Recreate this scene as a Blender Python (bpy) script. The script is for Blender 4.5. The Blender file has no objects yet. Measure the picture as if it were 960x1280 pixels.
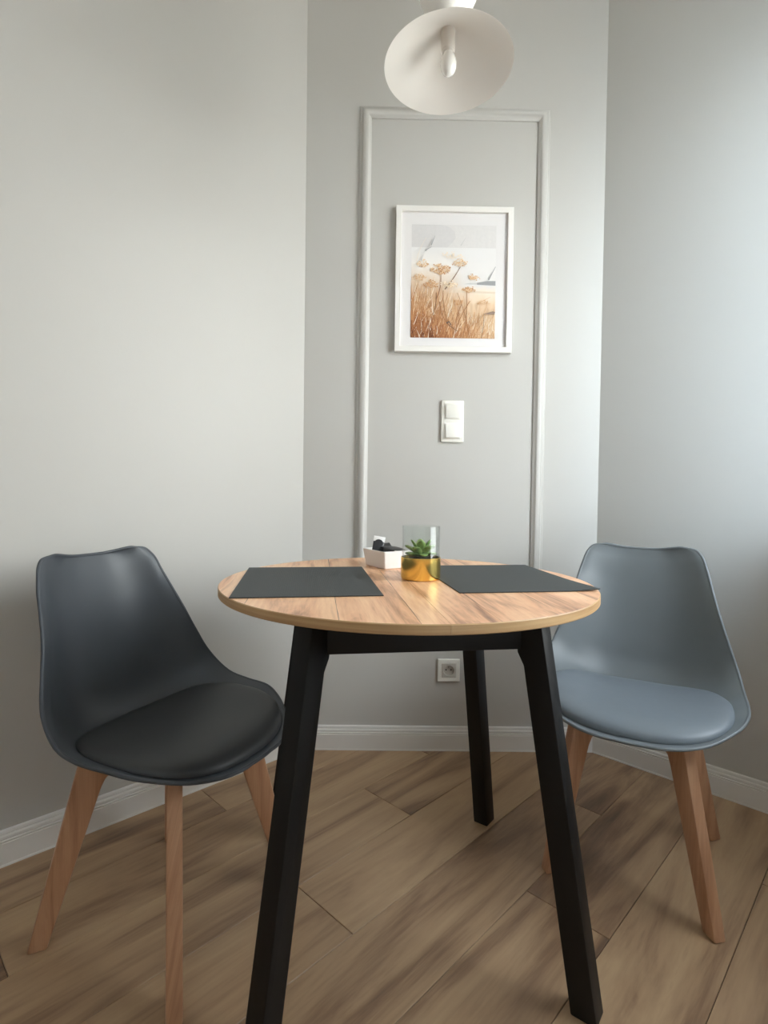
import bpy, bmesh, math, random
from mathutils import Vector, Matrix
PI = math.pi
R = math.radians
C = bpy.context.scene.collection
scene = bpy.context.scene

# ------------------------------------------------------------------ materials
def srgb(r, g, b):
    f = lambda c: (c/255/12.92) if c/255 <= 0.04045 else ((c/255+0.055)/1.055)**2.4
    return (f(r), f(g), f(b), 1.0)

def newmat(name):
    m = bpy.data.materials.new(name); m.use_nodes = True
    nt = m.node_tree
    return m, nt, nt.nodes['Principled BSDF']

def mat(name, col, rough=0.5, metal=0.0, var=0.04, vscale=30.0, bump=0.0, bscale=200.0, spec=0.5, coat=0.0):
    m, nt, b = newmat(name)
    b.inputs['Roughness'].default_value = rough
    b.inputs['Metallic'].default_value = metal
    b.inputs['Specular IOR Level'].default_value = spec
    b.inputs['Coat Weight'].default_value = coat
    tc = nt.nodes.new('ShaderNodeTexCoord')
    n = nt.nodes.new('ShaderNodeTexNoise'); n.inputs['Scale'].default_value = vscale; n.inputs['Detail'].default_value = 4
    nt.links.new(tc.outputs['Object'], n.inputs['Vector'])
    mx = nt.nodes.new('ShaderNodeMix'); mx.data_type = 'RGBA'
    mx.inputs[6].default_value = tuple(c*(1-var) for c in col[:3]) + (1,)
    mx.inputs[7].default_value = tuple(min(1, c*(1+var)) for c in col[:3]) + (1,)
    nt.links.new(n.outputs['Fac'], mx.inputs[0])
    nt.links.new(mx.outputs[2], b.inputs['Base Color'])
    if bump:
        n2 = nt.nodes.new('ShaderNodeTexNoise'); n2.inputs['Scale'].default_value = bscale; n2.inputs['Detail'].default_value = 3
        nt.links.new(tc.outputs['Object'], n2.inputs['Vector'])
        bp = nt.nodes.new('ShaderNodeBump'); bp.inputs['Strength'].default_value = bump; bp.inputs['Distance'].default_value = 0.002
        nt.links.new(n2.outputs['Fac'], bp.inputs['Height']); nt.links.new(bp.outputs['Normal'], b.inputs['Normal'])
    return m

def ramp(nt, stops):
    r = nt.nodes.new('ShaderNodeValToRGB'); e = r.color_ramp.elements
    while len(e) < len(stops): e.new(0.5)
    for k, (p, c) in enumerate(stops):
        e[k].position = p; e[k].color = c
    return r

def wood(name, cols, rough, along=1.2, across=14.0, seed_from_uv=True, crack=None, fine=0.25, dist=1.2, coat=0.0, spec=0.5, seam=None):
    """wood whose grain follows UV: u along the board (metres), v across; the second UV map carries a random pair per board"""
    m, nt, b = newmat(name); L = nt.links
    b.inputs['Roughness'].default_value = rough; b.inputs['Coat Weight'].default_value = coat
    b.inputs['Specular IOR Level'].default_value = spec
    uv = nt.nodes.new('ShaderNodeUVMap'); uv.uv_map = 'UVMap'
    uv2 = nt.nodes.new('ShaderNodeUVMap'); uv2.uv_map = 'rnd'
    sep = nt.nodes.new('ShaderNodeSeparateXYZ'); L.new(uv2.outputs[0], sep.inputs[0])
    sc = nt.nodes.new('ShaderNodeVectorMath'); sc.operation = 'SCALE'; sc.inputs['Scale'].default_value = 37.0
    L.new(uv2.outputs[0], sc.inputs[0])
    ad = nt.nodes.new('ShaderNodeVectorMath'); ad.operation = 'ADD'; L.new(uv.outputs[0], ad.inputs[0]); L.new(sc.outputs[0], ad.inputs[1])
    def noise(sx, sy, det, dis):
        mp = nt.nodes.new('ShaderNodeMapping'); mp.inputs['Scale'].default_value = (sx, sy, 1)
        L.new(ad.outputs[0], mp.inputs['Vector'])
        n = nt.nodes.new('ShaderNodeTexNoise'); n.inputs['Scale'].default_value = 1; n.inputs['Detail'].default_value = det
        n.inputs['Distortion'].default_value = dis; n.inputs['Roughness'].default_value = 0.6
        L.new(mp.outputs[0], n.inputs['Vector']); return n
    n1 = noise(along, across, 5, dist)
    n2 = noise(along*5, across*12, 3, 0.2)
    mul = nt.nodes.new('ShaderNodeMath'); mul.operation = 'MULTIPLY_ADD'; mul.inputs[1].default_value = fine; mul.inputs[2].default_value = -fine*0.5
    L.new(n2.outputs['Fac'], mul.inputs[0])
    a1 = nt.nodes.new('ShaderNodeMath'); a1.operation = 'ADD'; L.new(n1.outputs['Fac'], a1.inputs[0]); L.new(mul.outputs[0], a1.inputs[1])
    m2 = nt.nodes.new('ShaderNodeMath'); m2.operation = 'MULTIPLY_ADD'; m2.inputs[1].default_value = 0.14; m2.inputs[2].default_value = -0.07
    L.new(sep.outputs['X'], m2.inputs[0])
    a2 = nt.nodes.new('ShaderNodeMath'); a2.operation = 'ADD'; L.new(a1.outputs[0], a2.inputs[0]); L.new(m2.outputs[0], a2.inputs[1])
    rp = ramp(nt, cols); L.new(a2.outputs[0], rp.inputs[0])
    out = rp.outputs[0]
    if crack:
        n3 = noise(along*2.2, across*6.0, 2, 0.8)
        r3 = ramp(nt, [(0.0, (0, 0, 0, 1)), (crack[0], (0, 0, 0, 1)), (crack[0]+0.035, (1, 1, 1, 1)), (1, (1, 1, 1, 1))])
        L.new(n3.outputs['Fac'], r3.inputs[0])
        mx = nt.nodes.new('ShaderNodeMix'); mx.data_type = 'RGBA'; mx.inputs[6].default_value = crack[1]
        mx.inputs[0].default_value = 1
        L.new(r3.outputs[0], mx.inputs[0]); L.new(out, mx.inputs[7]); out = mx.outputs[2]
    if seam:                                                    # printed joint along one edge of every board, broken by the grain
        su = nt.nodes.new('ShaderNodeSeparateXYZ'); L.new(uv.outputs[0], su.inputs[0])
        n4 = noise(along*2.0, 0.0, 2, 0.0)
        wd_ = nt.nodes.new('ShaderNodeMapRange'); wd_.inputs[1].default_value = 0.40; wd_.inputs[2].default_value = 0.62; wd_.inputs[3].default_value = 0.0; wd_.inputs[4].default_value = seam[0]
        L.new(n4.outputs['Fac'], wd_.inputs[0])
        lt = nt.nodes.new('ShaderNodeMath'); lt.operation = 'LESS_THAN'; L.new(su.outputs['Y'], lt.inputs[0]); L.new(wd_.outputs[0], lt.inputs[1])
        m5 = nt.nodes.new('ShaderNodeMix'); m5.data_type = 'RGBA'; m5.inputs[7].default_value = seam[1]
        L.new(lt.outputs[0], m5.inputs[0]); L.new(out, m5.inputs[6]); out = m5.outputs[2]
    L.new(out, b.inputs['Base Color'])
    bp = nt.nodes.new('ShaderNodeBump'); bp.inputs['Strength'].default_value = 0.08; bp.inputs['Distance'].default_value = 0.001
    L.new(n2.outputs['Fac'], bp.inputs['Height']); L.new(bp.outputs['Normal'], b.inputs['Normal'])
    return m

def thin_glass(name, tint=(0.97, 0.985, 0.98, 1), ior=1.45, boost=1.0):
    m, nt, b = newmat(name); nt.nodes.remove(b); L = nt.links
    o = nt.nodes['Material Output']
    t = nt.nodes.new('ShaderNodeBsdfTransparent'); t.inputs[0].default_value = tint
    g = nt.nodes.new('ShaderNodeBsdfGlossy'); g.inputs['Roughness'].default_value = 0.02
    f = nt.nodes.new('ShaderNodeLayerWeight'); f.inputs['Blend'].default_value = 0.5
    pw = nt.nodes.new('ShaderNodeMath'); pw.operation = 'POWER'; pw.inputs[1].default_value = 5.0; L.new(f.outputs['Facing'], pw.inputs[0])
    mm = nt.nodes.new('ShaderNodeMath'); mm.operation = 'MULTIPLY_ADD'; mm.inputs[1].default_value = 0.8*boost; mm.inputs[2].default_value = 0.04*boost; mm.use_clamp = True
    L.new(pw.outputs[0], mm.inputs[0])
    mx = nt.nodes.new('ShaderNodeMixShader'); L.new(mm.outputs[0], mx.inputs[0]); L.new(t.outputs[0], mx.inputs[1]); L.new(g.outputs[0], mx.inputs[2])
    L.new(mx.outputs[0], o.inputs[0])
    return m

M = {}
M['paint'] = mat('wall_paint', srgb(194, 191, 185), 0.5, var=0.012, vscale=3, bump=0.06, bscale=260, spec=0.35)
M['ceiling'] = mat('ceiling_paint', srgb(236, 235, 230), 0.8, var=0.01)
M['trimwhite'] = mat('white_trim', srgb(226, 222, 216), 0.45, var=0.01)
M['moulding'] = mat('moulding_paint', srgb(197, 194, 188), 0.42, var=0.012, vscale=5)
M['floor'] = wood('laminate_oak', [(0.18, srgb(92, 71, 55)), (0.36, srgb(136, 106, 80)), (0.50, srgb(166, 135, 103)), (0.66, srgb(180, 150, 115)), (0.88, srgb(142, 108, 84))],
                  0.42, along=1.2, across=8.5, crack=None, fine=0.2, dist=1.1)
M['gap'] = mat('seam_dark', srgb(62, 48, 36), 0.8)
M['oaktop'] = wood('craft_oak', [(0.24, srgb(118, 74, 48)), (0.36, srgb(180, 128, 90)), (0.48, srgb(222, 168, 126)), (0.62, srgb(240, 194, 152)), (0.84, srgb(172, 116, 80))],
                   0.33, along=2.0, across=12, crack=(0.215, srgb(66, 42, 30)), fine=0.30, dist=1.3, seam=(0.0022, srgb(104, 66, 44)))
M['oakedge'] = wood('oak_edge_band', [(0.25, srgb(150, 112, 72)), (0.5, srgb(186, 150, 106)), (0.8, srgb(205, 172, 128))], 0.45, along=1.5, across=60, fine=0.2)
M['beech'] = wood('beech', [(0.2, srgb(150, 104, 74)), (0.45, srgb(184, 139, 106)), (0.6, srgb(197, 153, 119)), (0.85, srgb(172, 126, 94))], 0.42, along=2.5, across=42, fine=0.2)
M['black'] = mat('black_lacquer', srgb(11, 11, 12), 0.5, var=0.1, bump=0.05, bscale=90, spec=0.35)
M['shell_dark'] = mat('charcoal_plastic', srgb(66, 70, 75), 0.42, var=0.03, spec=0.45, bump=0.03, bscale=900)
M['pad_dark'] = mat('charcoal_leatherette', srgb(50, 51, 52), 0.5, var=0.05, vscale=60, bump=0.10, bscale=700)
M['shell_grey'] = mat('grey_plastic', srgb(112, 118, 121), 0.40, var=0.03, spec=0.45, bump=0.03, bscale=900)
M['pad_grey'] = mat('grey_leatherette', srgb(114, 122, 129), 0.42, var=0.04, vscale=60, bump=0.08, bscale=700)
M['gold'] = mat('gold_metal', srgb(244, 214, 124), 0.2, metal=1.0, var=0.04)
M['glass'] = thin_glass('jar_glass', ior=1.5, boost=1.1)
M['winglass'] = thin_glass('window_glass')
M['ceramic'] = mat('white_ceramic', srgb(238, 234, 230), 0.3, var=0.01)
M['lampwhite'] = mat('white_lamp_metal', srgb(236, 231, 224), 0.42, var=0.01)
M['socketwhite'] = mat('white_switch_plastic', srgb(238, 235, 226), 0.35, var=0.01)
M['recess'] = mat('socket_recess', srgb(196, 190, 180), 0.4, var=0.01)
M['hole'] = mat('dark_hole', srgb(30, 26, 22), 0.7)
M['steel'] = mat('steel_pin', srgb(190, 188, 184), 0.25, metal=1.0)
M['bulb'] = mat('opal_bulb', srgb(246, 243, 238), 0.12, var=0.0, coat=0.5)
M['lampholder'] = mat('lampholder_plastic', srgb(215, 208, 200), 0.4, var=0.01)
M['sachet_black'] = mat('black_wrapper', srgb(30, 29, 30), 0.4, var=0.1)
M['sachet_white'] = mat('white_wrapper', srgb(232, 228, 224), 0.45, var=0.02)
M['soil'] = mat('dark_soil', srgb(62, 54, 36), 0.9, var=0.4, vscale=200, bump=0.6, bscale=300)
M['frame'] = mat('white_picture_frame', srgb(236, 232, 226), 0.4, var=0.01)
M['mount'] = mat('white_mount_board', srgb(226, 222, 220), 0.75, var=0.008)
M['pvc'] = mat('white_window_frame', srgb(235, 236, 236), 0.35, var=0.01)

def leafmat():
    m, nt, b = newmat('succulent_leaf'); L = nt.links
    tc = nt.nodes.new('ShaderNodeTexCoord'); n = nt.nodes.new('ShaderNodeTexNoise'); n.inputs['Scale'].default_value = 60
    L.new(tc.outputs['Object'], n.inputs['Vector'])
    r = ramp(nt, [(0.3, srgb(84, 116, 58)), (0.5, srgb(126, 156, 84)), (0.75, srgb(176, 190, 124))])
    L.new(n.outputs['Fac'], r.inputs[0]); L.new(r.outputs[0], b.inputs['Base Color'])
    b.inputs['Roughness'].default_value = 0.45
    return m
M['leaf'] = leafmat()

def weavemat():
    m, nt, b = newmat('woven_slate'); L = nt.links
    b.inputs['Roughness'].default_value = 0.62
    b.inputs['Specular IOR Level'].default_value = 0.35
    tc = nt.nodes.new('ShaderNodeTexCoord')
    w1 = nt.nodes.new('ShaderNodeTexWave'); w1.bands_direction = 'X'; w1.inputs['Scale'].default_value = 110; w1.inputs['Distortion'].default_value = 0.4
    w2 = nt.nodes.new('ShaderNodeTexWave'); w2.bands_direction = 'Y'; w2.inputs['Scale'].default_value = 110; w2.inputs['Distortion'].default_value = 0.4
    L.new(tc.outputs['Object'], w1.inputs['Vector']); L.new(tc.outputs['Object'], w2.inputs['Vector'])
    mu = nt.nodes.new('ShaderNodeMath'); mu.operation = 'MULTIPLY'; L.new(w1.outputs['Fac'], mu.inputs[0]); L.new(w2.outputs['Fac'], mu.inputs[1])
    r = ramp(nt, [(0.0, srgb(52, 55, 55)), (1.0, srgb(80, 83, 82))]); L.new(mu.outputs[0], r.inputs[0]); L.new(r.outputs[0], b.inputs['Base Color'])
    bp = nt.nodes.new('ShaderNodeBump'); bp.inputs['Strength'].default_value = 0.3; bp.inputs['Distance'].default_value = 0.0006
    L.new(mu.outputs[0], bp.inputs['Height']); L.new(bp.outputs['Normal'], b.inputs['Normal'])
    return m
M['weave'] = weavemat()

# ------------------------------------------------------------------ mesh helpers
def link(name, me, parent=None):
    o = bpy.data.objects.new(name, me); C.objects.link(o)
    if parent is not None: o.parent = parent
    return o

def finish(name, bm, m, parent=None, smooth=None, recalc=True):
    if recalc: bmesh.ops.recalc_face_normals(bm, faces=bm.faces[:])
    me = bpy.data.meshes.new(name); bm.to_mesh(me); bm.free()
    for x in (m if isinstance(m, (list, tuple)) else [m]): me.materials.append(x)
    if smooth is not None:
        for p in me.polygons: p.use_smooth = True
        me.set_sharp_from_angle(angle=R(smooth))
    return link(name, me, parent)

def thing(name, label, cat, loc=(0, 0, 0), rz=0.0, group=None):
    o = bpy.data.objects.new(name, None); C.objects.link(o)
    o.empty_display_size = 0.05
    o.location = loc; o.rotation_euler = (0, 0, rz); o['label'] = label; o['category'] = cat
    if group: o['group'] = group
    return o

def tag(o, label, cat, group=None):
    o['label'] = label; o['category'] = cat
    if group: o['group'] = group
    return o

def struct(o, label=None):
    o['kind'] = 'structure'
    if label: o['label'] = label
    return o

def box(bm, lo, hi, bev=0.0, seg=2, mi=0, mtx=None):
    r = bmesh.ops.create_cube(bm, size=1.0)
    vs = r['verts']
    for v in vs:
        v.co = Vector(((lo[i]+hi[i])/2 + v.co[i]*(hi[i]-lo[i]) for i in range(3)))
    fs = list({f for v in vs for f in v.link_faces})
    for f in fs: f.material_index = mi
    if bev:
        es = list({e for v in vs for e in v.link_edges})
        g = bmesh.ops.bevel(bm, geom=es, offset=bev, segments=seg, profile=0.5, affect='EDGES')
        for f in g['faces']: f.material_index = mi
        vs = list({v for f in g['faces'] for v in f.verts} | {v for v in vs if v.is_valid})
    if mtx is not None: bmesh.ops.transform(bm, matrix=mtx, verts=[v for v in vs if v.is_valid])
    return vs

def lathe(bm, prof, n=48, mtx=None, mi=0, cap0=False, cap1=False):
    rings = []; allv = []
    for r, z in prof:
        if r < 1e-6:
            v = bm.verts.new((0, 0, z)); rings.append([v]); allv.append(v)
        else:
            rg = [bm.verts.new((r*math.cos(2*PI*k/n), r*math.sin(2*PI*k/n), z)) for k in range(n)]
            rings.append(rg); allv += rg
    for a, b in zip(rings, rings[1:]):
        for k in range(n):
            k2 = (k+1) % n
            if len(a) == 1 and len(b) == 1: continue
            if len(a) == 1: f = bm.faces.new((a[0], b[k], b[k2]))
            elif len(b) == 1: f = bm.faces.new((a[k], b[0], a[k2]))
            else: f = bm.faces.new((a[k], b[k], b[k2], a[k2]))
            f.material_index = mi
    if cap0 and len(rings[0]) > 1: bm.faces.new(rings[0][::-1]).material_index = mi
    if cap1 and len(rings[-1]) > 1: bm.faces.new(rings[-1]).material_index = mi
    if mtx is not None: bmesh.ops.transform(bm, matrix=mtx, verts=allv)
    return allv

def prism(bm, pts, t, frame, bev=0.0, seg=2):
    """polygon pts (a,b) extruded by t, centred, in frame (origin, A, B, N)"""
    o, A, B, N = frame
    v0 = [bm.verts.new(o + A*a + B*b - N*(t/2)) for a, b in pts]
    v1 = [bm.verts.new(o + A*a + B*b + N*(t/2)) for a, b in pts]
    fs = [bm.faces.new(v0), bm.faces.new(v1[::-1])]
    n = len(pts)
    for k in range(n): fs.append(bm.faces.new((v0[k], v1[k], v1[(k+1) % n], v0[(k+1) % n])))
    bmesh.ops.recalc_face_normals(bm, faces=fs)
    if bev:
        es = list({e for f in fs for e in f.edges})
        bmesh.ops.bevel(bm, geom=es, offset=bev, segments=seg, profile=0.5, affect='EDGES')

def sweep(bm, path, prof, closed=False, up=Vector((0, 0, 1))):
    """mitred sweep of an open profile (out, up) along a horizontal or planar path; out = right-hand side of travel"""
    n = len(path); rings = []
    for i in range(n):
        if closed: p0, p1, p2 = path[i-1], path[i], path[(i+1) % n]
        else: p0, p1, p2 = path[max(i-1, 0)], path[i], path[min(i+1, n-1)]
        d1 = (p1-p0); d2 = (p2-p1)
        if d1.length < 1e-9: d1 = d2
        if d2.length < 1e-9: d2 = d1
        d1 = d1.normalized(); d2 = d2.normalized()
        s1 = d1.cross(up); s2 = d2.cross(up)
        b = (s1+s2).normalized(); b = b/max(0.2, b.dot(s1))
        rings.append([bm.verts.new(p1 + b*a + up*h) for a, h in prof])
    m = n if closed else n-1
    for i in range(m):
        a, b = rings[i], rings[(i+1) % n]
        for k in range(len(prof)-1): bm.faces.new((a[k], a[k+1], b[k+1], b[k]))
    if not closed:
        bm.faces.new(rings[0]); bm.faces.new(rings[-1][::-1])

def setuv(me, fn, rnd):
    """fn(co, normal)->(u,v); rnd: (a,b) for the whole mesh"""
    uv = me.uv_layers.new(name='UVMap'); u2 = me.uv_layers.new(name='rnd')
    for p in me.polygons:
        for li in p.loop_indices:
            uv.data[li].uv = fn(me.vertices[me.loops[li].vertex_index].co, p.normal); u2.data[li].uv = rnd

# ------------------------------------------------------------------ camera
F_PX, PITCH, ROLL, CY, H = 678.23, 0.0229, 0.0134, 628.15, 0.9612
cp, sp, cr, sr = math.cos(PITCH), math.sin(PITCH), math.cos(ROLL), math.sin(ROLL)
fw = Vector((0, cp, -sp)); up0 = Vector((0, sp, cp)); rt0 = Vector((1, 0, 0))
rt = cr*rt0 + sr*up0; up = -sr*rt0 + cr*up0
cd = bpy.data.cameras.new('camera'); cam = bpy.data.objects.new('camera', cd); C.objects.link(cam)
cam.matrix_world = Matrix(((rt.x, up.x, -fw.x, 0), (rt.y, up.y, -fw.y, 0), (rt.z, up.z, -fw.z, H), (0, 0, 0, 1)))
cd.sensor_fit = 'VERTICAL'; cd.sensor_height = 36.0; cd.sensor_width = 27.0
cd.lens = F_PX/1280*36.0
cd.shift_y = -(640-CY)/1280
cd.clip_start = 0.05
scene.camera = cam

# ------------------------------------------------------------------ room shell
CL = Vector((-0.2985, 1.9944, 0)); CR = Vector((0.7896, 2.0041, 0))
aL, aR = 0.7996, 0.8047
dL = Vector((-math.sin(aL), -math.cos(aL), 0)); dR = Vector((math.sin(aR), -math.cos(aR), 0))
U = (CR-CL).normalized(); NB = Vector((U.y, -U.x, 0))          # back wall: along, and into the room
Z = Vector((0, 0, 1))
CEIL = 3.0
MW = 0.74                                                       # length of the right wall up to the window wall
LL = 3.9; LW = 3.2
PL = CL + dL*LL; PR = CR + dR*MW
dW = Vector((0, -1, 0)); PW = PR + dW*LW                       # the window wall turns 45 degrees, like the narrow back wall
nW = Vector((-dW.y, dW.x, 0));  nW = nW if (CL-PR).dot(nW) > 0 else -nW
nL = Vector((-dL.y, dL.x, 0));  nL = nL if (PR-CL).dot(nL) > 0 else -nL
nR = Vector((-dR.y, dR.x, 0));  nR = nR if (-CR).dot(nR) > 0 else -nR

def wallbox(bm, A, d, l, n, z0, z1, t=0.14, a0=0.0):
    o = A + d*a0
    vs = []
    for z in (z0, z1):
        for q in (o, o+d*(l-a0), o+d*(l-a0)-n*t, o-n*t): vs.append(bm.verts.new((q.x, q.y, z)))
    for f in ((0, 1, 2, 3), (4, 5, 6, 7), (0, 1, 5, 4), (1, 2, 6, 5), (2, 3, 7, 6), (3, 0, 4, 7)): bm.faces.new([vs[i] for i in f])

def wall(name, A, d, l, n):
    bm = bmesh.new(); wallbox(bm, A, d, l, n, 0, CEIL); return struct(finish(name, bm, M['paint']))
wall('wall_back', CL, U, (CR-CL).length, NB)
wall('wall_left', CL, dL, LL, nL)
wall('wall_right', CR, dR, MW+0.05, nR)
rear_d = (PW-PL).normalized(); rn = Vector((-rear_d.y, rear_d.x, 0)); rn = rn if (CL-PL).dot(rn) > 0 else -rn
wall('wall_rear', PL, rear_d, (PW-PL).length, rn)
# window wall with its opening
W0, W1, WZ0, WZ1 = 0.06, 1.10, 0.86, 2.40
bm = bmesh.new()
wt = 0.07
wallbox(bm, PR, dW, W0, nW, 0, CEIL, wt); wallbox(bm, PR, dW, LW, nW, 0, CEIL, wt, a0=W1)
wallbox(bm, PR, dW, W1, nW, 0, WZ0, wt, a0=W0); wallbox(bm, PR, dW, W1, nW, WZ1, CEIL, wt, a0=W0)
struct(finish('wall_window', bm, M['paint']))
# ceiling and the dark underlay below the planks
cx0 = [CL-NB*0.1, CR-NB*0.1, PR-nW*0.14+dR*0.1, PW-nW*0.14, PL-nL*0.14]
bm = bmesh.new()
b0 = [bm.verts.new((q.x, q.y, CEIL)) for q in cx0]; b1 = [bm.verts.new((q.x, q.y, CEIL+0.1)) for q in cx0]
bm.faces.new(b0); bm.faces.new(b1)
for k in range(5): bm.faces.new((b0[k], b0[(k+1) % 5], b1[(k+1) % 5], b1[k]))
struct(finish('ceiling', bm, M['ceiling']))

# window unit: frame, sash bars and panes
wn = struct(bpy.data.objects.new('window_1', None)); C.objects.link(wn)
def wbar(bm, a0, a1, z0, z1, d0=0.01, d1=0.06):
    vs = []
    for z in (z0, z1):
        for a, dd in ((a0, d0), (a1, d0), (a1, d1), (a0, d1)):
            q = PR + dW*a - nW*dd; vs.append(bm.verts.new((q.x, q.y, z)))
    for f in ((0, 1, 2, 3), (4, 5, 6, 7), (0, 1, 5, 4), (1, 2, 6, 5), (2, 3, 7, 6), (3, 0, 4, 7)): bm.faces.new([vs[i] for i in f])
bm = bmesh.new(); fwid = 0.045
wbar(bm, W0, W0+fwid, WZ0, WZ1); wbar(bm, W1-fwid, W1, WZ0, WZ1)
wbar(bm, W0+fwid, W1-fwid, WZ0, WZ0+fwid); wbar(bm, W0+fwid, W1-fwid, WZ1-fwid, WZ1)
finish('window_frame', bm, M['pvc'], wn)
bm = bmesh.new(); wbar(bm, W0+fwid, W1-fwid, WZ0+fwid, WZ1-fwid, 0.034, 0.036)
finish('pane', bm, M['winglass'], wn)
bm = bmesh.new(); wbar(bm, W0-0.04, W1+0.04, WZ0-0.03, WZ0, -0.10, 0.01)
finish('window_sill', bm, M['pvc'], wn)

# floor: planks parallel to the left wall, with the joints where the photo has them
TA = R(45.6); tv = Vector((math.cos(TA), math.sin(TA), 0)); nv = Vector((-math.sin(TA), math.cos(TA), 0))
PWD, PLEN, G = 0.1992, 1.285, 0.0007
joint = {-1: 1.607, 0: 0.9, 1: 1.169, 2: 1.604, 3: 0.785, 4: 1.197, 5: 0.237, 6: 0.82}
rng = random.Random(5)
bm = bmesh.new(); uvl = bm.loops.layers.uv.new('UVMap'); uv2 = bm.loops.layers.uv.new('rnd')
for row in range(-9, 8):
    n0 = 0.2475 + (row)*PWD; n1 = n0 + PWD
    j = joint.get(row, rng.random()*PLEN)
    k0 = -6
    for k in range(k0, 3):
        t0 = j + k*PLEN; t1 = t0 + PLEN
        if t1 < -4.2 or t0 > 2.2: continue
        rd = (rng.random(), rng.random()); off = rng.random()*3
        c = 0.0009
        def P(t, n, z):
            q = tv*t + nv*n; return bm.verts.new((q.x, q.y, z))
        lo = [P(t0+G, n0+G, -0.004), P(t1-G, n0+G, -0.004), P(t1-G, n1-G, -0.004), P(t0+G, n1-G, -0.004)]
        md = [P(t0+G, n0+G, -c), P(t1-G, n0+G, -c), P(t1-G, n1-G, -c), P(t0+G, n1-G, -c)]
        hi = [P(t0+G+c, n0+G+c, 0), P(t1-G-c, n0+G+c, 0), P(t1-G-c, n1-G-c, 0), P(t0+G+c, n1-G-c, 0)]
        fs = [bm.faces.new(hi)]
        for a, b in ((lo, md), (md, hi)):
            for i in range(4): fs.append(bm.faces.new((a[i], a[(i+1) % 4], b[(i+1) % 4], b[i])))
        for f in fs:
            for l in f.loops:
                q = l.vert.co; l[uvl].uv = (q.dot(tv)-t0+off, q.dot(nv)-n0); l[uv2].uv = rd
# underlay seen only in the joints
uq = [tv*a + nv*b for a, b in ((-4.2, -1.6), (2.3, -1.6), (2.3, 1.9), (-4.2, 1.9))]
f = bm.faces.new([bm.verts.new((q.x, q.y, -0.004)) for q in uq]); f.material_index = 1
f = bm.faces.new([bm.verts.new((q.x, q.y, -0.03)) for q in uq]); f.material_index = 1
struct(finish('floor', bm, [M['floor'], M['gap']]))

# baseboards: stepped profile
bp = [(0, 0), (0.017, 0), (0.017, 0.0045), (0.0155, 0.0055), (0.0155, 0.058), (0.0135, 0.060), (0.0155, 0.0625), (0.0155, 0.0645), (0.011, 0.066), (0.013, 0.069),
      (0.0125, 0.0745), (0.009, 0.0765), (0.0075, 0.078), (0.0095, 0.0805), (0.008, 0.086), (0.004, 0.0875), (0, 0.0875)]
def baseboard(name, path, n):
    # out must point into the room
    bm = bmesh.new()
    d = (path[1]-path[0]).normalized(); s = d.cross(Z)
    if s.dot(n) < 0: path = path[::-1]
    sweep(bm, path, bp)
    return struct(finish(name, bm, M['trimwhite'], smooth=35))
baseboard('baseboard_back', [CL+NB*0, CR+NB*0], NB)
baseboard('baseboard_left', [PL, CL], nL)
baseboard('baseboard_right', [CR, PR], nR)
baseboard('baseboard_window', [PR, PW], nW)

# panel moulding on the back wall (a closed rectangle)
def BW(u, z, d=0.0): return CL + U*u + Z*z + NB*d
mw = 0.043
mp = [(0, 0), (0.0, 0.004), (0.004, 0.007), (0.008, 0.008), (0.010, 0.013), (0.016, 0.018), (0.024, 0.020), (0.031, 0.017), (0.035, 0.011), (0.038, 0.009), (0.043, 0.006), (0.043, 0)]
bm = bmesh.new()
path = [BW(0.193, 0.55), BW(0.193, 2.347), BW(0.8845, 2.347), BW(0.8845, 0.55)]
sweep(bm, path, [(a, h) for a, h in mp], closed=True, up=NB)
o = finish('trim_1', bm, M['moulding'], smooth=40); struct(o, 'painted rectangular wall panel moulding on the narrow back wall')

# ------------------------------------------------------------------ round table
TC = Vector((0.0536, 1.2311, 0)); TZ = 0.7578; TT = 0.0175; TR = 0.411; TPHI = R(7.2)
table = thing('round_table', 'round oak-topped dining table with black splayed legs between the two chairs', 'table', (TC.x, TC.y, 0), TPHI)
def half_top(side):
    bm = bmesh.new(); g = 0.0002; n = 72
    a0 = math.asin(g/TR); pts = []
    for k in range(n+1):
        a = -PI/2 + a0 + (PI-2*a0)*k/n
        pts.append((side*TR*math.cos(a), TR*math.sin(a)))
    prof = [(0.0015, -TT), (0, -TT+0.0015), (0, -0.0015), (0.0015, 0)]
    rings = []
    for ins, z in prof:
        rings.append([bm.verts.new((x*(1-ins/TR) + side*(ins*0.06), y*(1-ins/TR), TZ+z)) for x, y in pts])
    bm.faces.new(rings[0]).material_index = 1
    bm.faces.new(rings[-1]).material_index = 0
    m = len(pts)
    for ra, rb in zip(rings, rings[1:]):
        for k in range(m): bm.faces.new((ra[k], ra[(k+1) % m], rb[(k+1) % m], rb[k])).material_index = 1
    bx = [-0.33, -0.17, -0.045, 0.085, 0.205, 0.325]            # board joints across the top
    for x in bx:
        fs = [f for f in bm.faces if f.material_index == 0]
        bmesh.ops.bisect_plane(bm, geom=fs + list({e for f in fs for e in f.edges}) + list({v for f in fs for v in f.verts}), plane_co=(x, 0, 0), plane_no=(1, 0, 0))
    o = finish('tabletop_half', bm, [M['oaktop'], M['oakedge']], table, smooth=40)
    me = o.data
    uv = me.uv_layers.new(name='UVMap'); u2 = me.uv_layers.new(name='rnd')
    for p in me.polygons:
        st = max([x for x in [-1.0] + bx if x <= p.center.x]); q = random.Random(int(st*1000))
        rd = (0.3+0.4*q.random(), q.random())
        for li in p.loop_indices:
            co = me.vertices[me.loops[li].vertex_index].co
            if p.material_index == 0: uv.data[li].uv = (co.y, co.x-st); u2.data[li].uv = rd
            else: uv.data[li].uv = (math.atan2(co.y, co.x)*TR, co.z); u2.data[li].uv = (0.5, 0.37)
    return o
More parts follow.
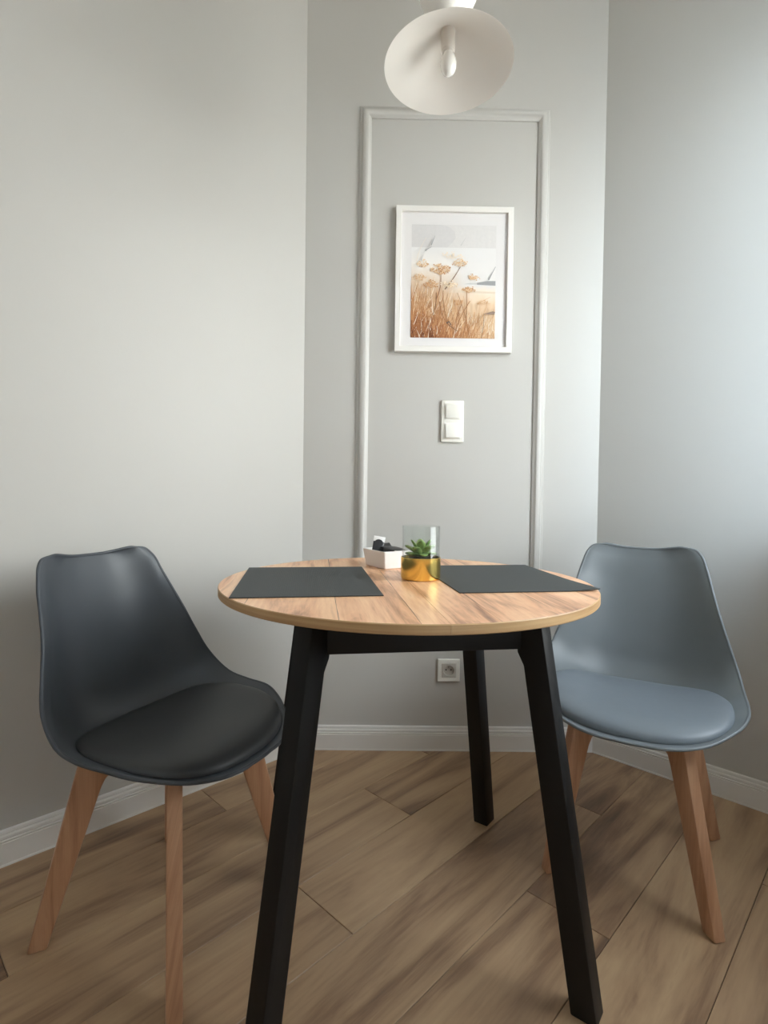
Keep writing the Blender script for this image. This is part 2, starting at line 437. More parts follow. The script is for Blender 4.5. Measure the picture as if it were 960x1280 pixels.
half_top(1); half_top(-1)

RF, RTP = 0.420, 0.292
for k, ang in enumerate((45, 135, 225, 315)):
    a = R(ang) + R(0.8); d = Vector((math.cos(a), math.sin(a), 0)); N = Vector((-d.y, d.x, 0))
    bm = bmesh.new()
    zt = TZ-TT
    pts = [(RF+0.024, 0), (RF+0.010, 0), (RF-0.026, 0.0), (RTP+0.0145-0.030, 0.655), (RTP-0.028, 0.672), (RTP-0.026, zt), (RTP+0.027, zt)]
    pts = [(RF+0.022, 0), (RF-0.026, 0), (0.2905, 0.626), (0.2775, 0.650), (0.272, zt), (0.320, zt)]
    prism(bm, pts, 0.043, (Vector((0, 0, 0)), d, Z, N), bev=0.003)
    finish('leg', bm, M['black'], table, smooth=30)
    # apron rail from this leg to the next
    a2 = a + PI/2; rr = 0.291
    p = Vector((math.cos(a), math.sin(a), 0))*rr; q = Vector((math.cos(a2), math.sin(a2), 0))*rr
    e = (q-p).normalized(); p = p+e*0.010; q = q-e*0.010; out = Vector((e.y, -e.x, 0)); c = (p+q)/2
    bm = bmesh.new(); L2 = (q-p).length/2
    prism(bm, [(-L2, 0.657), (L2, 0.657), (L2, zt), (-L2, zt)], 0.022, (c, e, Z, out), bev=0.0015)
    finish('apron_rail', bm, M['black'], table, smooth=30)

# ------------------------------------------------------------------ chairs
ST = [ # yc, zc, w, dy, dz
 (-0.245, 0.4030, 0.030, 0, 0.000), (-0.241, 0.4035, 0.076, 0, 0.002), (-0.226, 0.404, 0.119, 0, 0.005), (-0.190, 0.404, 0.168, 0, 0.013),
 (-0.13, 0.402, 0.218, 0, 0.034), (-0.08, 0.401, 0.239, 0, 0.050), (-0.015, 0.400, 0.244, 0, 0.058), (0.065, 0.400, 0.240, -0.018, 0.071),
 (0.145, 0.412, 0.227, -0.045, 0.103), (0.192, 0.455, 0.207, -0.062, 0.120), (0.218, 0.53, 0.189, -0.064, 0.104), (0.238, 0.615, 0.175, -0.056, 0.074),
 (0.254, 0.694, 0.165, -0.048, 0.040), (0.264, 0.747, 0.1575, -0.040, 0.024), (0.2695, 0.769, 0.151, -0.034, 0.0175), (0.273, 0.7845, 0.138, -0.028, 0.0145), (0.2745, 0.7925, 0.115, -0.023, 0.0108)]
def station(s):
    s = max(0.0, min(len(ST)-1.0, s)); i = min(int(s), len(ST)-2); f = s-i
    out = []
    for c in range(5):
        p0 = ST[max(i-1, 0)][c]; p1 = ST[i][c]; p2 = ST[i+1][c]; p3 = ST[min(i+2, len(ST)-1)][c]
        out.append(0.5*((2*p1)+(-p0+p2)*f+(2*p0-5*p1+4*p2-p3)*f*f+(-p0+3*p1-3*p2+p3)*f**3))
    return out
def shell_pt(u, s):
    yc, zc, w, dy, dz = station(s); k = abs(u)**2.8; t = min(1.0, max(0.0, (s-12.0)/3.0)); k = k*(1-t) + t*(0.5-0.5*math.cos(PI*abs(u)**1.7))
    return Vector((w*u, yc+dy*k, zc+dz*k))

def make_shell(parent, m):
    NV, NU = 80, 40
    bm = bmesh.new(); grid = []
    for i in range(NV+1):
        s = (len(ST)-1)*i/NV
        grid.append([bm.verts.new(shell_pt(math.sin(PI/2*(-1+2*j/NU))*0.35 + (-1+2*j/NU)*0.65, s)) for j in range(NU+1)])
    for i in range(NV):
        for j in range(NU): bm.faces.new((grid[i][j], grid[i][j+1], grid[i+1][j+1], grid[i+1][j]))
    bm.normal_update()
    for v in bm.verts: v.normal_update()
    # the margin turns gently away from the sitter
    NS_ = len(ST)-1
    for i in range(NV+1):
        for j in range(NU+1):
            u = abs(math.sin(PI/2*(-1+2*j/NU))*0.35 + (-1+2*j/NU)*0.65); s_ = NS_*i/NV
            e = max((u-0.88)/0.12, 0.0)*min(1.0, max(0.0, (s_-3.0)/3.0))*min(1.0, max(0.0, (NS_-0.5-s_)/3.5))
            if e > 0: grid[i][j].co -= grid[i][j].normal*0.0065*min(e, 1.0)**2
    bm.normal_update()
    # second skin below/behind, then a rounded lip round the edge
    th = 0.0055
    low = [[bm.verts.new(v.co - v.normal*th) for v in rw] for rw in grid]
    for i in range(NV):
        for j in range(NU): bm.faces.new((low[i][j], low[i+1][j], low[i+1][j+1], low[i][j+1]))
    rim = [(0, j) for j in range(NU+1)] + [(i, NU) for i in range(1, NV+1)] + [(NV, j) for j in range(NU-1, -1, -1)] + [(i, 0) for i in range(NV-1, 0, -1)]
    loop = [grid[i][j].co.copy() for i, j in rim]; nor = [grid[i][j].normal.copy() for i, j in rim]
    n = len(loop); K = 8; rr = 0.0040; rings = []
    for i in range(n):
        t = (loop[(i+1) % n]-loop[i-1]).normalized(); a = nor[i]; b = t.cross(a).normalized(); a = b.cross(t)
        c = loop[i] - nor[i]*th*0.5
        rings.append([bm.verts.new(c + (a*math.cos(2*PI*q/K)+b*math.sin(2*PI*q/K))*rr) for q in range(K)])
    for i in range(n):
        for q in range(K): bm.faces.new((rings[i][q], rings[i][(q+1) % K], rings[(i+1) % n][(q+1) % K], rings[(i+1) % n][q]))
    return finish('seat_shell', bm, m, parent, smooth=60)

def seat_z(x, y):
    # height of the shell above plan point (bisect the station whose row passes through y)
    lo, hi = 0.0, 10.0
    for _ in range(30):
        mid = (lo+hi)/2; yc, zc, w, dy, dz = station(mid); u = min(1.0, abs(x)/max(w, 1e-3))
        if yc+dy*u**2.8 < y: lo = mid
        else: hi = mid
    yc, zc, w, dy, dz = station(lo); u = min(1.0, abs(x)/max(w, 1e-3))
    return zc+dz*u**2.8

def make_cushion(parent, m):
    bm = bmesh.new(); NR_, NA = 14, 72
    cy, ax, ayf, ayb = -0.035, 0.219, 0.194, 0.180
    def pl(r, a):
        c, s = math.cos(a), math.sin(a); e = 2/2.35
        x = ax*r*math.copysign(abs(c)**e, c); y = (ayb if s > 0 else ayf)*r*math.copysign(abs(s)**e, s)
        return x, cy+y
    def zs(x, y): return max(seat_z(x, y), 0.0)
    rings = []
    rr = [0.0, 0.2, 0.4, 0.58, 0.72, 0.82, 0.89, 0.94, 0.97, 0.99, 1.0]
    top = []
    for r in rr:
        hgt = 0.006 + 0.029*(max(0.0, 1-r**5))**0.5 + 0.004*(1-r*r)
        ring = []
        for k in range(NA):
            x, y = pl(r, 2*PI*k/NA); ring.append(bm.verts.new((x, y, zs(x, y)*0.75+0.25*zs(x*.6, y*.6)+hgt)))
            if r == 0: break
        top.append(ring)
    x, y = 0, 0
    bot = []
    for r in (1.0, 0.985):
        ring = []
        for k in range(NA):
            x, y = pl(r, 2*PI*k/NA); ring.append(bm.verts.new((x, y, zs(x, y)+0.001)))
        bot.append(ring)
    seq = top + bot
    for a, b in zip(seq, seq[1:]):
        for k in range(NA):
            k2 = (k+1) % NA
            if len(a) == 1: bm.faces.new((a[0], b[k], b[k2]))
            else: bm.faces.new((a[k], b[k], b[k2], a[k2]))
    bm.faces.new(seq[-1])
    return finish('seat_cushion', bm, m, parent, smooth=60)

def make_chair(label, ms, mc, loc, rz, feet):
    t = thing('chair', label, 'chair', loc, rz)
    make_shell(t, ms); make_cushion(t, mc)
    for k, (fx, fy) in enumerate(feet):                        # feet in world plan coordinates
        f = Matrix.Rotation(-rz, 2) @ Vector((fx-loc[0], fy-loc[1])); rfoot = f.length
        d = Vector((f.x/rfoot, f.y/rfoot, 0)); N = Vector((-d.y, d.x, 0))
        bm = bmesh.new()
        pts = [(rfoot+0.017, 0), (0.192, 0.362), (0.182, 0.391), (0.030, 0.391), (0.030, 0.366), (0.108, 0.353), (0.136, 0.337), (0.146, 0.316), (rfoot-0.019, 0)]
        prism(bm, pts, 0.030, (Vector((0, 0, 0)), d, Z, N), bev=0.0045, seg=2)
        o = finish('leg', bm, M['beech'], t, smooth=30)
        ax = Vector((d.x*(rfoot-0.16), d.y*(rfoot-0.16), -0.38)).normalized()
        setuv(o.data, lambda co, nn, d=d, N=N, ax=ax: (co.dot(ax), co.dot(d)*0.8+co.dot(N)), (0.3+0.13*k, 0.2*k+0.07*len(label)))
    bm = bmesh.new(); box(bm, (-0.026, -0.026, 0.362), (0.026, 0.026, 0.392), bev=0.003, mtx=Matrix.Rotation(PI/4, 4, 'Z'))
    o = finish('leg_hub', bm, M['beech'], t, smooth=30); setuv(o.data, lambda co, nn: (co.x, co.y), (0.4, 0.9))
    return t
make_chair('charcoal moulded shell chair with dark padded seat, left of the table', M['shell_dark'], M['pad_dark'], (-0.471, 1.221, 0), R(66.0),
           [(-0.222, 1.314), (-0.574, 1.468), (-0.709, 1.106), (-0.366, 0.957)])
make_chair('grey moulded shell chair with blue-grey padded seat, right of the table', M['shell_grey'], M['pad_grey'], (0.670, 1.422, 0), R(-28.0),
           [(0.932, 1.499), (0.572, 1.690), (0.434, 1.360), (0.730, 1.156)])

# ------------------------------------------------------------------ things on the table
def placemat(label, corner, ang, w, l, curl):
    o0 = Vector((corner[0], corner[1], TZ+0.0004)); rz = ang
    bm = bmesh.new(); nx, ny = 24, 30; rc = 0.006; t = 0.0016
    def z(x, y): return curl*max(0.0, (x/w-0.72)/0.28)**2*max(0.0, 1-y/(0.35*l))
    top = [[bm.verts.new((w*i/nx, l*j/ny, z(w*i/nx, l*j/ny)+t)) for i in range(nx+1)] for j in range(ny+1)]
    bot = [[bm.verts.new((w*i/nx, l*j/ny, z(w*i/nx, l*j/ny))) for i in range(nx+1)] for j in range(ny+1)]
    for j in range(ny):
        for i in range(nx):
            bm.faces.new((top[j][i], top[j][i+1], top[j+1][i+1], top[j+1][i])); bm.faces.new((bot[j][i], bot[j+1][i], bot[j+1][i+1], bot[j][i+1]))
    for j in range(ny):
        bm.faces.new((top[j][0], top[j+1][0], bot[j+1][0], bot[j][0])); bm.faces.new((top[j][nx], bot[j][nx], bot[j+1][nx], top[j+1][nx]))
    for i in range(nx):
        bm.faces.new((top[0][i], bot[0][i], bot[0][i+1], top[0][i+1])); bm.faces.new((top[ny][i], top[ny][i+1], bot[ny][i+1], bot[ny][i]))
    o = finish('placemat', bm, M['weave']); o.location = o0; o.rotation_euler = (0, 0, rz)
    return tag(o, label, 'placemat', 'woven placemats on the round table')
placemat('dark grey woven placemat on the left half of the table top', (-0.283, 0.9925), R(8.6), 0.288, 0.388, 0)
placemat('dark grey woven placemat on the right half of the table top, behind the gold jar', (0.153, 1.073), R(8.6), 0.300, 0.385, 0.004)

# gold-based glass jar
J = Vector((0.0865, 1.248, TZ))
jar = thing('glass_jar', 'clear glass cylinder jar with a shiny gold base, at the table centre', 'jar', J)
bm = bmesh.new(); lathe(bm, [(0.0, 0.0), (0.041, 0.0), (0.0442, 0.0015), (0.0456, 0.005), (0.0456, 0.0505), (0.0450, 0.0512), (0.0437, 0.0510), (0.0437, 0.006), (0.0, 0.006)], 64)
finish('gold_base', bm, M['gold'], jar, smooth=40)
bm = bmesh.new(); lathe(bm, [(0.0432, 0.0065), (0.0432, 0.1215), (0.0425, 0.1225), (0.0412, 0.1215), (0.0412, 0.0095), (0.0, 0.0095)], 64)
finish('glass_cylinder', bm, M['glass'], jar, smooth=40)

# succulent
suc = thing('succulent', 'small green artificial succulent inside the gold-based glass jar', 'plant', J + Vector((0, 0, 0.0100)))
bm = bmesh.new(); lathe(bm, [(0.0, 0.0), (0.0395, 0.0), (0.0402, 0.004), (0.0395, 0.036), (0.03, 0.0385), (0.0, 0.040)], 40)
finish('soil', bm, M['soil'], suc, smooth=50)
rng = random.Random(11)
def leaf(az, el, ln, wd, base_z, base_r=0.004, curl=0.25):
    bm = bmesh.new(); NS, NK = 12, 10; rings = []
    d = Vector((math.cos(az), math.sin(az), 0)); s = Vector((-d.y, d.x, 0))
    p = d*base_r + Z*base_z; e = el
    for i in range(NS+1):
        f = i/NS
        wv = wd*(0.35 + 0.65*math.sin(min(1.0, f/0.66)*PI/2)) if f < 0.66 else wd*math.cos((f-0.66)/0.34*PI/2)**0.62
        wv = max(wv, wd*0.03)
        th = 0.30*wv + 0.0006
        tdir = d*math.cos(e) + Z*math.sin(e); nn = -d*math.sin(e) + Z*math.cos(e)
        rings.append([bm.verts.new(p + s*(wv*math.cos(2*PI*k/NK)) + nn*(th*math.sin(2*PI*k/NK) + 0.25*wv*abs(math.cos(2*PI*k/NK))**2)) for k in range(NK)])
        p = p + tdir*(ln/NS); e = el - curl*f
    for a, b in zip(rings, rings[1:]):
        for k in range(NK): bm.faces.new((a[k], a[(k+1) % NK], b[(k+1) % NK], b[k]))
    bm.faces.new(rings[0]); bm.faces.new(rings[-1])
    return finish('leaf', bm, M['leaf'], suc, smooth=60)
for k in range(6): leaf(R(-80+60*k), R(18+4*(k % 2)), 0.036, 0.0108, 0.041, 0.003, 0.35)
for k in range(5): leaf(R(-118+72*k), R(44+5*(k % 2)), 0.043, 0.0108, 0.042, 0.002, 0.45)
for k in range(4): leaf(R(-90+90*k), R(68), 0.043, 0.0100, 0.043, 0.002, 0.35)
leaf(R(-95), R(84), 0.036, 0.0075, 0.044, 0.001, 0.2)

# white square dish with sachets
BX = Vector((0.004, 1.386, TZ)); ang = math.atan2(0.042, 0.068)
eR = Vector((math.cos(ang), math.sin(ang), 0)); eL_ = Vector((-math.sin(ang), math.cos(ang), 0))
LA, LB, HB, FL_ = 0.080, 0.098, 0.046, 0.007
dish = thing('condiment_box', 'small white square ceramic box of sachets on the table behind the jar', 'box', BX + eR*LA/2 + eL_*LB/2, ang)
bm = bmesh.new()
def rect(hx, hy, z, rc=0.004, n=4):
    vs = []
    for cx, cy, a0 in ((hx-rc, hy-rc, 0), (-hx+rc, hy-rc, 90), (-hx+rc, -hy+rc, 180), (hx-rc, -hy+rc, 270)):
        for k in range(n+1):
            a = R(a0+90*k/n); vs.append(bm.verts.new((cx+rc*math.cos(a), cy+rc*math.sin(a), z)))
    return vs
hx, hy = LA/2, LB/2
rs = [rect(hx-0.002, hy-0.002, 0), rect(hx, hy, 0.002), rect(hx+FL_, hy+FL_, HB-0.001), rect(hx+FL_-0.0012, hy+FL_-0.0012, HB), rect(hx+FL_-0.004, hy+FL_-0.004, HB-0.0008), rect(hx-0.004, hy-0.004, 0.005)]
for a, b in zip(rs, rs[1:]):
    for k in range(len(a)): bm.faces.new((a[k], a[(k+1) % len(a)], b[(k+1) % len(a)], b[k]))
bm.faces.new(rs[0]); bm.faces.new(rs[-1])
finish('box_body', bm, M['ceramic'], dish, smooth=35)

def sachet(label, loc, rot, w, l, t, white_end, grp=None):
    tt = thing('sachet', label, 'sachet', loc, 0, grp); tt.rotation_euler = rot
    bm = bmesh.new(); n = 14
    def pil(x0, x1, y0, y1):
        top = []; bot = []
        for j in range(n+1):
            for sgn, lst in ((1, top), (-1, bot)):
                rw = []
                for i in range(n+1):
                    fx, fy = i/n, j/n
                    hgt = t*(math.sin(PI*fx)**0.5)*(math.sin(PI*fy)**0.5)/2 + 0.0002
                    rw.append(bm.verts.new((x0+(x1-x0)*fx, y0+(y1-y0)*fy, sgn*hgt)))
                lst.append(rw)
        for j in range(n):
            for i in range(n):
                bm.faces.new((top[j][i], top[j][i+1], top[j+1][i+1], top[j+1][i])); bm.faces.new((bot[j][i], bot[j+1][i], bot[j+1][i+1], bot[j][i+1]))
        for j in range(n):
            for i in (0, n): bm.faces.new((top[j][i], top[j+1][i], bot[j+1][i], bot[j][i]))
            for q in (0, n): bm.faces.new((top[q][j], top[q][j+1], bot[q][j+1], bot[q][j]))
    pil(-w/2, w/2, 0, l)
    finish('wrapper', bm, M['sachet_black'], tt, smooth=60)
    if white_end:
        bm = bmesh.new(); box(bm, (-w/2-0.0006, l*0.83, -0.0016), (w/2+0.0006, l+0.004, 0.0016), bev=0.0005)
        finish('white_end', bm, M['sachet_white'], tt, smooth=30)['label'] = 'white torn end of the black sachet'
    return tt
DC = BX + eR*LA/2 + eL_*LB/2
sachet('black sachet with a white torn end standing up in the white box', DC + eL_*0.012 - eR*0.030 + Z*0.016, (R(72), R(10), ang+R(-28)), 0.030, 0.062, 0.006, True)
sachet('black sachet lying flat across the white box, beside the jar', DC - eL_*0.038 + eR*0.012 + Z*0.047, (R(4), R(2), ang+R(4)), 0.046, 0.058, 0.007, False)
sachet('black sachet lying deeper in the white box, behind the flat one', DC + eL_*0.014 + eR*0.008 + Z*0.034, (R(24), R(-4), ang+R(-14)), 0.044, 0.052, 0.007, False)

# ------------------------------------------------------------------ picture
pic = thing('picture_frame', 'white framed print of dried beach grass on the back wall', 'picture')
pic.matrix_world = Matrix(((U.x, -NB.x, 0, 0), (U.y, -NB.y, 0, 0), (0, 0, 1, 0), (0, 0, 0, 1)))
PC = BW((0.3308+0.7527)/2-0.001, (1.9870+1.4658)/2)
pic.location = PC
PWI, PHI_ = 0.4245, 0.5225; FB = 0.0200; FD = 0.022
def mitre_frame(bm, w, h, b, d0, d1, bev=0.0012):
    # four mitred bars as one ring; local x right, z up, -y to the room
    prof = [(0, d0), (0, d1+bev), (bev, d1), (b-bev, d1), (b, d1+bev), (b, d0)]
    rings = []
    for ins, d in prof:
        rings.append([bm.verts.new((sx*(w/2-ins), -0.0+d, sz*(h/2-ins))) for sx, sz in ((-1, -1), (1, -1), (1, 1), (-1, 1))])
    m = len(rings)
    for i in range(m):
        a, b_ = rings[i], rings[(i+1) % m]
        for k in range(4): bm.faces.new((a[k], a[(k+1) % 4], b_[(k+1) % 4], b_[k]))
bm = bmesh.new(); mitre_frame(bm, PWI, PHI_, FB, -0.001, -FD); finish('frame_moulding', bm, M['frame'], pic)
bm = bmesh.new(); box(bm, (-PWI/2+FB-0.002, -0.011, -PHI_/2+FB-0.002), (PWI/2-FB+0.002, -0.008, PHI_/2-FB+0.002)); finish('mount_board', bm, M['mount'], pic)
# print: background sheet plus printed strokes, one flat mesh
PX0, PX1, PZ0, PZ1 = -PWI/2+0.136*PWI, -PWI/2+0.858*PWI, PHI_/2-0.900*PHI_, PHI_/2-0.121*PHI_
pcols = {}
def pm(name, r, g, b):
    if name not in pcols:
        pcols[name] = (len(pcols), mat('print_'+name, srgb(r, g, b), 0.7, var=0.06, vscale=90))
    return pcols[name][0]
def printbg():
    m, nt, b = newmat('print_background'); L = nt.links; b.inputs['Roughness'].default_value = 0.7
    uv = nt.nodes.new('ShaderNodeUVMap'); uv.uv_map = 'UVMap'
    sp_ = nt.nodes.new('ShaderNodeSeparateXYZ'); L.new(uv.outputs[0], sp_.inputs[0])
    n = nt.nodes.new('ShaderNodeTexNoise'); n.inputs['Scale'].default_value = 9; n.inputs['Detail'].default_value = 5
    L.new(uv.outputs[0], n.inputs['Vector'])
    a = nt.nodes.new('ShaderNodeMath'); a.operation = 'MULTIPLY_ADD'; a.inputs[1].default_value = 0.10; a.inputs[2].default_value = -0.05; L.new(n.outputs['Fac'], a.inputs[0])
    # the ground tilts: lower left is deep amber, right is sand
    t = nt.nodes.new('ShaderNodeMath'); t.operation = 'ADD'; L.new(sp_.outputs['Y'], t.inputs[0]); L.new(a.outputs[0], t.inputs[1])
    r1 = ramp(nt, [(0.02, srgb(196, 148, 110)), (0.16, srgb(222, 184, 146)), (0.30, srgb(234, 206, 174)), (0.42, srgb(238, 222, 204)), (0.47, srgb(224, 220, 217)), (0.60, srgb(230, 226, 223)), (0.78, srgb(229, 226, 224))])
    L.new(t.outputs[0], r1.inputs[0])
    r2 = ramp(nt, [(0.0, srgb(160, 96, 58)), (0.14, srgb(186, 124, 80)), (0.34, srgb(206, 162, 122)), (0.50, srgb(226, 204, 180)), (0.66, srgb(238, 232, 226)), (0.78, srgb(229, 226, 224))])
    L.new(t.outputs[0], r2.inputs[0])
    mr = nt.nodes.new('ShaderNodeMapRange'); mr.inputs[1].default_value = 0.25; mr.inputs[2].default_value = 0.75; mr.interpolation_type = 'SMOOTHSTEP'
    x2 = nt.nodes.new('ShaderNodeMath'); x2.operation = 'ADD'; L.new(sp_.outputs['X'], x2.inputs[0]); L.new(a.outputs[0], x2.inputs[1]); L.new(x2.outputs[0], mr.inputs[0])
    mx = nt.nodes.new('ShaderNodeMix'); mx.data_type = 'RGBA'; L.new(mr.outputs[0], mx.inputs[0]); L.new(r2.outputs[0], mx.inputs[6]); L.new(r1.outputs[0], mx.inputs[7])
    L.new(mx.outputs[2], b.inputs['Base Color'])
    return m
pcols['bg'] = (0, printbg())
bm = bmesh.new(); uvl = bm.loops.layers.uv.new('UVMap')
lay = [0.0112]
def PT(X, Y): return (PX0+(PX1-PX0)*X, -lay[0], PZ0+(PZ1-PZ0)*Y)
def poly(pts, mi):
    lay[0] += 0.000002
    f = bm.faces.new([bm.verts.new(PT(*p)) for p in pts]); f.material_index = mi
    for l, p in zip(f.loops, pts): l[uvl].uv = p
def ribbon(pts, w0, w1, mi):
    lay[0] += 0.000002
    Lf = []; Rg = []; n = len(pts); asp = (PZ1-PZ0)/(PX1-PX0)
    for i, (x, y) in enumerate(pts):
        xa, ya = pts[max(i-1, 0)]; xb, yb = pts[min(i+1, n-1)]
        dx, dy = (xb-xa), (yb-ya)*asp; ln = math.hypot(dx, dy) or 1; w = w0+(w1-w0)*i/(n-1)
        ox, oy = -dy/ln*w/2, dx/ln*w/2/asp
        c = lambda v: min(1.0, max(0.0, v))
        Lf.append(bm.verts.new(PT(c(x+ox), c(y+oy)))); Rg.append(bm.verts.new(PT(c(x-ox), c(y-oy))))
    for i in range(n-1):
        f = bm.faces.new((Lf[i], Rg[i], Rg[i+1], Lf[i+1])); f.material_index = mi
        for l in f.loops: l[uvl].uv = (0.5, 0.5)
poly([(0, 0), (1, 0), (1, 1), (0, 1)], 0)
sky = pm('sky_grey', 219, 215, 212); grey_round = pm('grey_deep', 212, 208, 206)
poly([(0.0, 0.80), (1.0, 0.80), (1.0, 1.0), (0.0, 1.0)], sky)
poly([(0.0, 0.80), (0.42, 0.80), (0.48, 0.84), (0.52, 0.89), (0.51, 0.94), (0.45, 0.98), (0.36, 1.0), (0.0, 1.0)], grey_round)  # rounded deeper grey patch at the upper left
sea = pm('sea', 158, 158, 158); sea2 = pm('sea_light', 204, 201, 197); sand = pm('sand_pale', 226, 208, 186)
poly([(0.78, 0.477), (1.0, 0.470), (1.0, 0.512), (0.90, 0.511), (0.78, 0.494)], sea)
poly([(0.62, 0.480), (0.78, 0.477), (0.78, 0.494), (0.70, 0.492)], sea2)
poly([(0.45, 0.405), (1.0, 0.400), (1.0, 0.415), (0.5, 0.425)], sand)
ams = [pm('amber%s' % w, *c) for w, c in zip(('_dark', '_mid', '_warm', '_pale', '_straw', '_cream'), ((128, 74, 42), (168, 108, 66), (194, 138, 92), (218, 176, 134), (230, 200, 164), (240, 222, 198)))]
rng = random.Random(3)
def curve(x0, y0, x1, y1, bend, n=7):
    return [(x0+(x1-x0)*(i/(n-1))+bend*math.sin(PI*i/(n-1)), y0+(y1-y0)*i/(n-1)) for i in range(n)]
for i in range(1100):                                            # grass mass, thick and dark at lower left
    x = rng.random()**1.35; top = (0.50-0.26*x)*(0.35+0.75*rng.random()); y0 = max(0.0, rng.random()*0.9*top-0.04)
    l = 0.07+0.14*rng.random()
    dark = y0 + 0.35*x + 0.2*rng.random()
    mi = ams[0] if dark < 0.13 else ams[1] if dark < 0.24 else ams[2] if dark < 0.36 else ams[3] if dark < 0.48 else ams[4]
    if rng.random() < 0.06: mi = ams[5]
    lean = rng.uniform(-0.05, 0.11)
    ribbon(curve(x, y0, min(1, max(0, x+lean)), min(y0+l, top+0.08), rng.uniform(-0.015, 0.015)), rng.uniform(0.006, 0.014), 0.002, mi)
stem = pm('stem', 138, 104, 76); stemd = pm('stem_dark', 104, 88, 80); stemw = pm('stem_warm', 164, 112, 72)
for pts, w in ((curve(0.30, 0.34, 0.35, 0.56, 0.02), 0.010), (curve(0.40, 0.43, 0.58, 0.63, 0.01), 0.010), (curve(0.42, 0.14, 0.56, 0.06, -0.01), 0.014), (curve(0.34, 0.32, 0.46, 0.10, -0.03), 0.010),
               (curve(0.52, 0.0, 0.70, 0.33, -0.03), 0.010), (curve(0.62, 0.0, 0.66, 0.42, 0.02), 0.010), (curve(0.44, 0.13, 0.38, 0.42, -0.02), 0.009), (curve(0.26, 0.2, 0.30, 0.40, 0.015), 0.010),
               (curve(0.52, 0.05, 0.60, 0.30, -0.02), 0.009), (curve(0.84, 0.0, 0.87, 0.22, 0.01), 0.007), (curve(0.70, 0.0, 0.55, 0.40, 0.02), 0.007)):
    ribbon(pts, w, w*0.6, stemw if rng.random() < 0.6 else stem)
ribbon([(0.43, 0.13), (0.455, 0.145), (0.48, 0.115)], 0.02, 0.012, stemd)
def umbel(x, y, sx, sy, n, cols, a0=20, a1=160):
    for i in range(n):
        a = R(rng.uniform(a0, a1)); r = 0.35+0.65*rng.random(); ex, ey = x+sx*r*math.cos(a), y+sy*r*math.sin(a)
        if i % 2 == 0: ribbon([(x, y), ((x+ex)/2, (y+ey)/2+0.004), (ex, ey)], 0.004, 0.002, rng.choice(cols))
        for q in range(3):
            cx, cy = ex+rng.uniform(-.016, .016), ey+rng.uniform(-.012, .012); s = rng.uniform(0.004, 0.009)
            poly([(cx+s*math.cos(k*PI/3), cy+s*0.75*math.sin(k*PI/3)) for k in range(6)], rng.choice(cols))
umbel(0.58, 0.635, 0.10, 0.065, 34, [ams[4], ams[5], ams[3]])
umbel(0.34, 0.555, 0.14, 0.10, 60, [ams[2], ams[3], ams[4], ams[4]])
umbel(0.74, 0.515, 0.07, 0.055, 22, [ams[3], ams[4]])
umbel(0.68, 0.40, 0.09, 0.055, 26, [ams[3], ams[2], ams[4]])
umbel(0.56, 0.29, 0.06, 0.05, 20, [ams[2], ams[3]])
umbel(0.13, 0.62, 0.08, 0.07, 24, [ams[4], ams[5], ams[3]])
umbel(0.10, 0.50, 0.09, 0.06, 26, [ams[3], ams[4]])
umbel(0.45, 0.44, 0.12, 0.06, 26, [ams[4], ams[5]])
umbel(0.24, 0.44, 0.10, 0.06, 26, [ams[3], ams[2]])
umbel(0.86, 0.30, 0.08, 0.03, 12, [ams[3], ams[4]])
umbel(0.48, 0.70, 0.16, 0.05, 14, [ams[5]])
ribbon(curve(0.17, 0.76, 0.28, 0.96, 0.02), 0.006, 0.003, sea2); ribbon(curve(0.16, 0.765, 0.235, 0.80, -0.006), 0.014, 0.004, sea); ribbon(curve(0.23, 0.815, 0.275, 0.90, 0.0), 0.012, 0.003, sea)
ribbon(curve(0.58, 0.815, 0.64, 0.89, 0.0), 0.012, 0.003, sea2); ribbon(curve(0.11, 0.68, 0.14, 0.73, 0.0), 0.012, 0.004, sea2); ribbon(curve(0.05, 0.64, 0.17, 0.88, -0.02), 0.004, 0.002, ams[5])
ribbon(curve(0.915, 0.515, 0.995, 0.635, 0.0), 0.013, 0.005, sea); ribbon(curve(0.78, 0.305, 0.94, 0.365, 0.0), 0.008, 0.003, ams[3])
poly([(0.86, 0.215), (0.99, 0.21), (1.0, 0.235), (0.97, 0.24)], pm('driftwood', 150, 128, 112))
ml = [m for i, m in sorted(pcols.values(), key=lambda t: t[0])]
me = bpy.data.meshes.new('print'); 
bm.to_mesh(me); bm.free()
for m in ml: me.materials.append(m)
link('print', me, pic)['label'] = 'beige photo print of dried umbels and grass by the sea'

# ------------------------------------------------------------------ switch and socket
def on_wall(o, u, z):
    o.matrix_world = Matrix(((U.x, -NB.x, 0, 0), (U.y, -NB.y, 0, 0), (0, 0, 1, 0), (0, 0, 0, 1))); o.location = BW(u, z)
sw = thing('light_switch', 'white double light switch with two square rockers below the picture', 'switch')
on_wall(sw, 0.5450, 1.2160)
bm = bmesh.new(); box(bm, (-0.041, -0.0105, -0.0760), (0.041, -0.0002, 0.0760), bev=0.003, seg=3)
for zc in (0.0355, -0.0355):
    box(bm, (-0.0300, -0.0117, zc-0.0300), (0.0300, -0.010, zc+0.0300), bev=0.001)
finish('switch_plate', bm, M['socketwhite'], sw, smooth=35)
def rocker(zc, tilt):
    bm = bmesh.new(); box(bm, (-0.0255, -0.0050, -0.0255), (0.0255, 0.003, 0.0255), bev=0.0014, seg=2, mtx=Matrix.Translation((0, -0.0135, zc)) @ Matrix.Rotation(R(tilt), 4, 'X'))
    finish('rocker', bm, M['socketwhite'], sw, smooth=35)
rocker(0.0355, 4.0); rocker(-0.0355, -4.5)

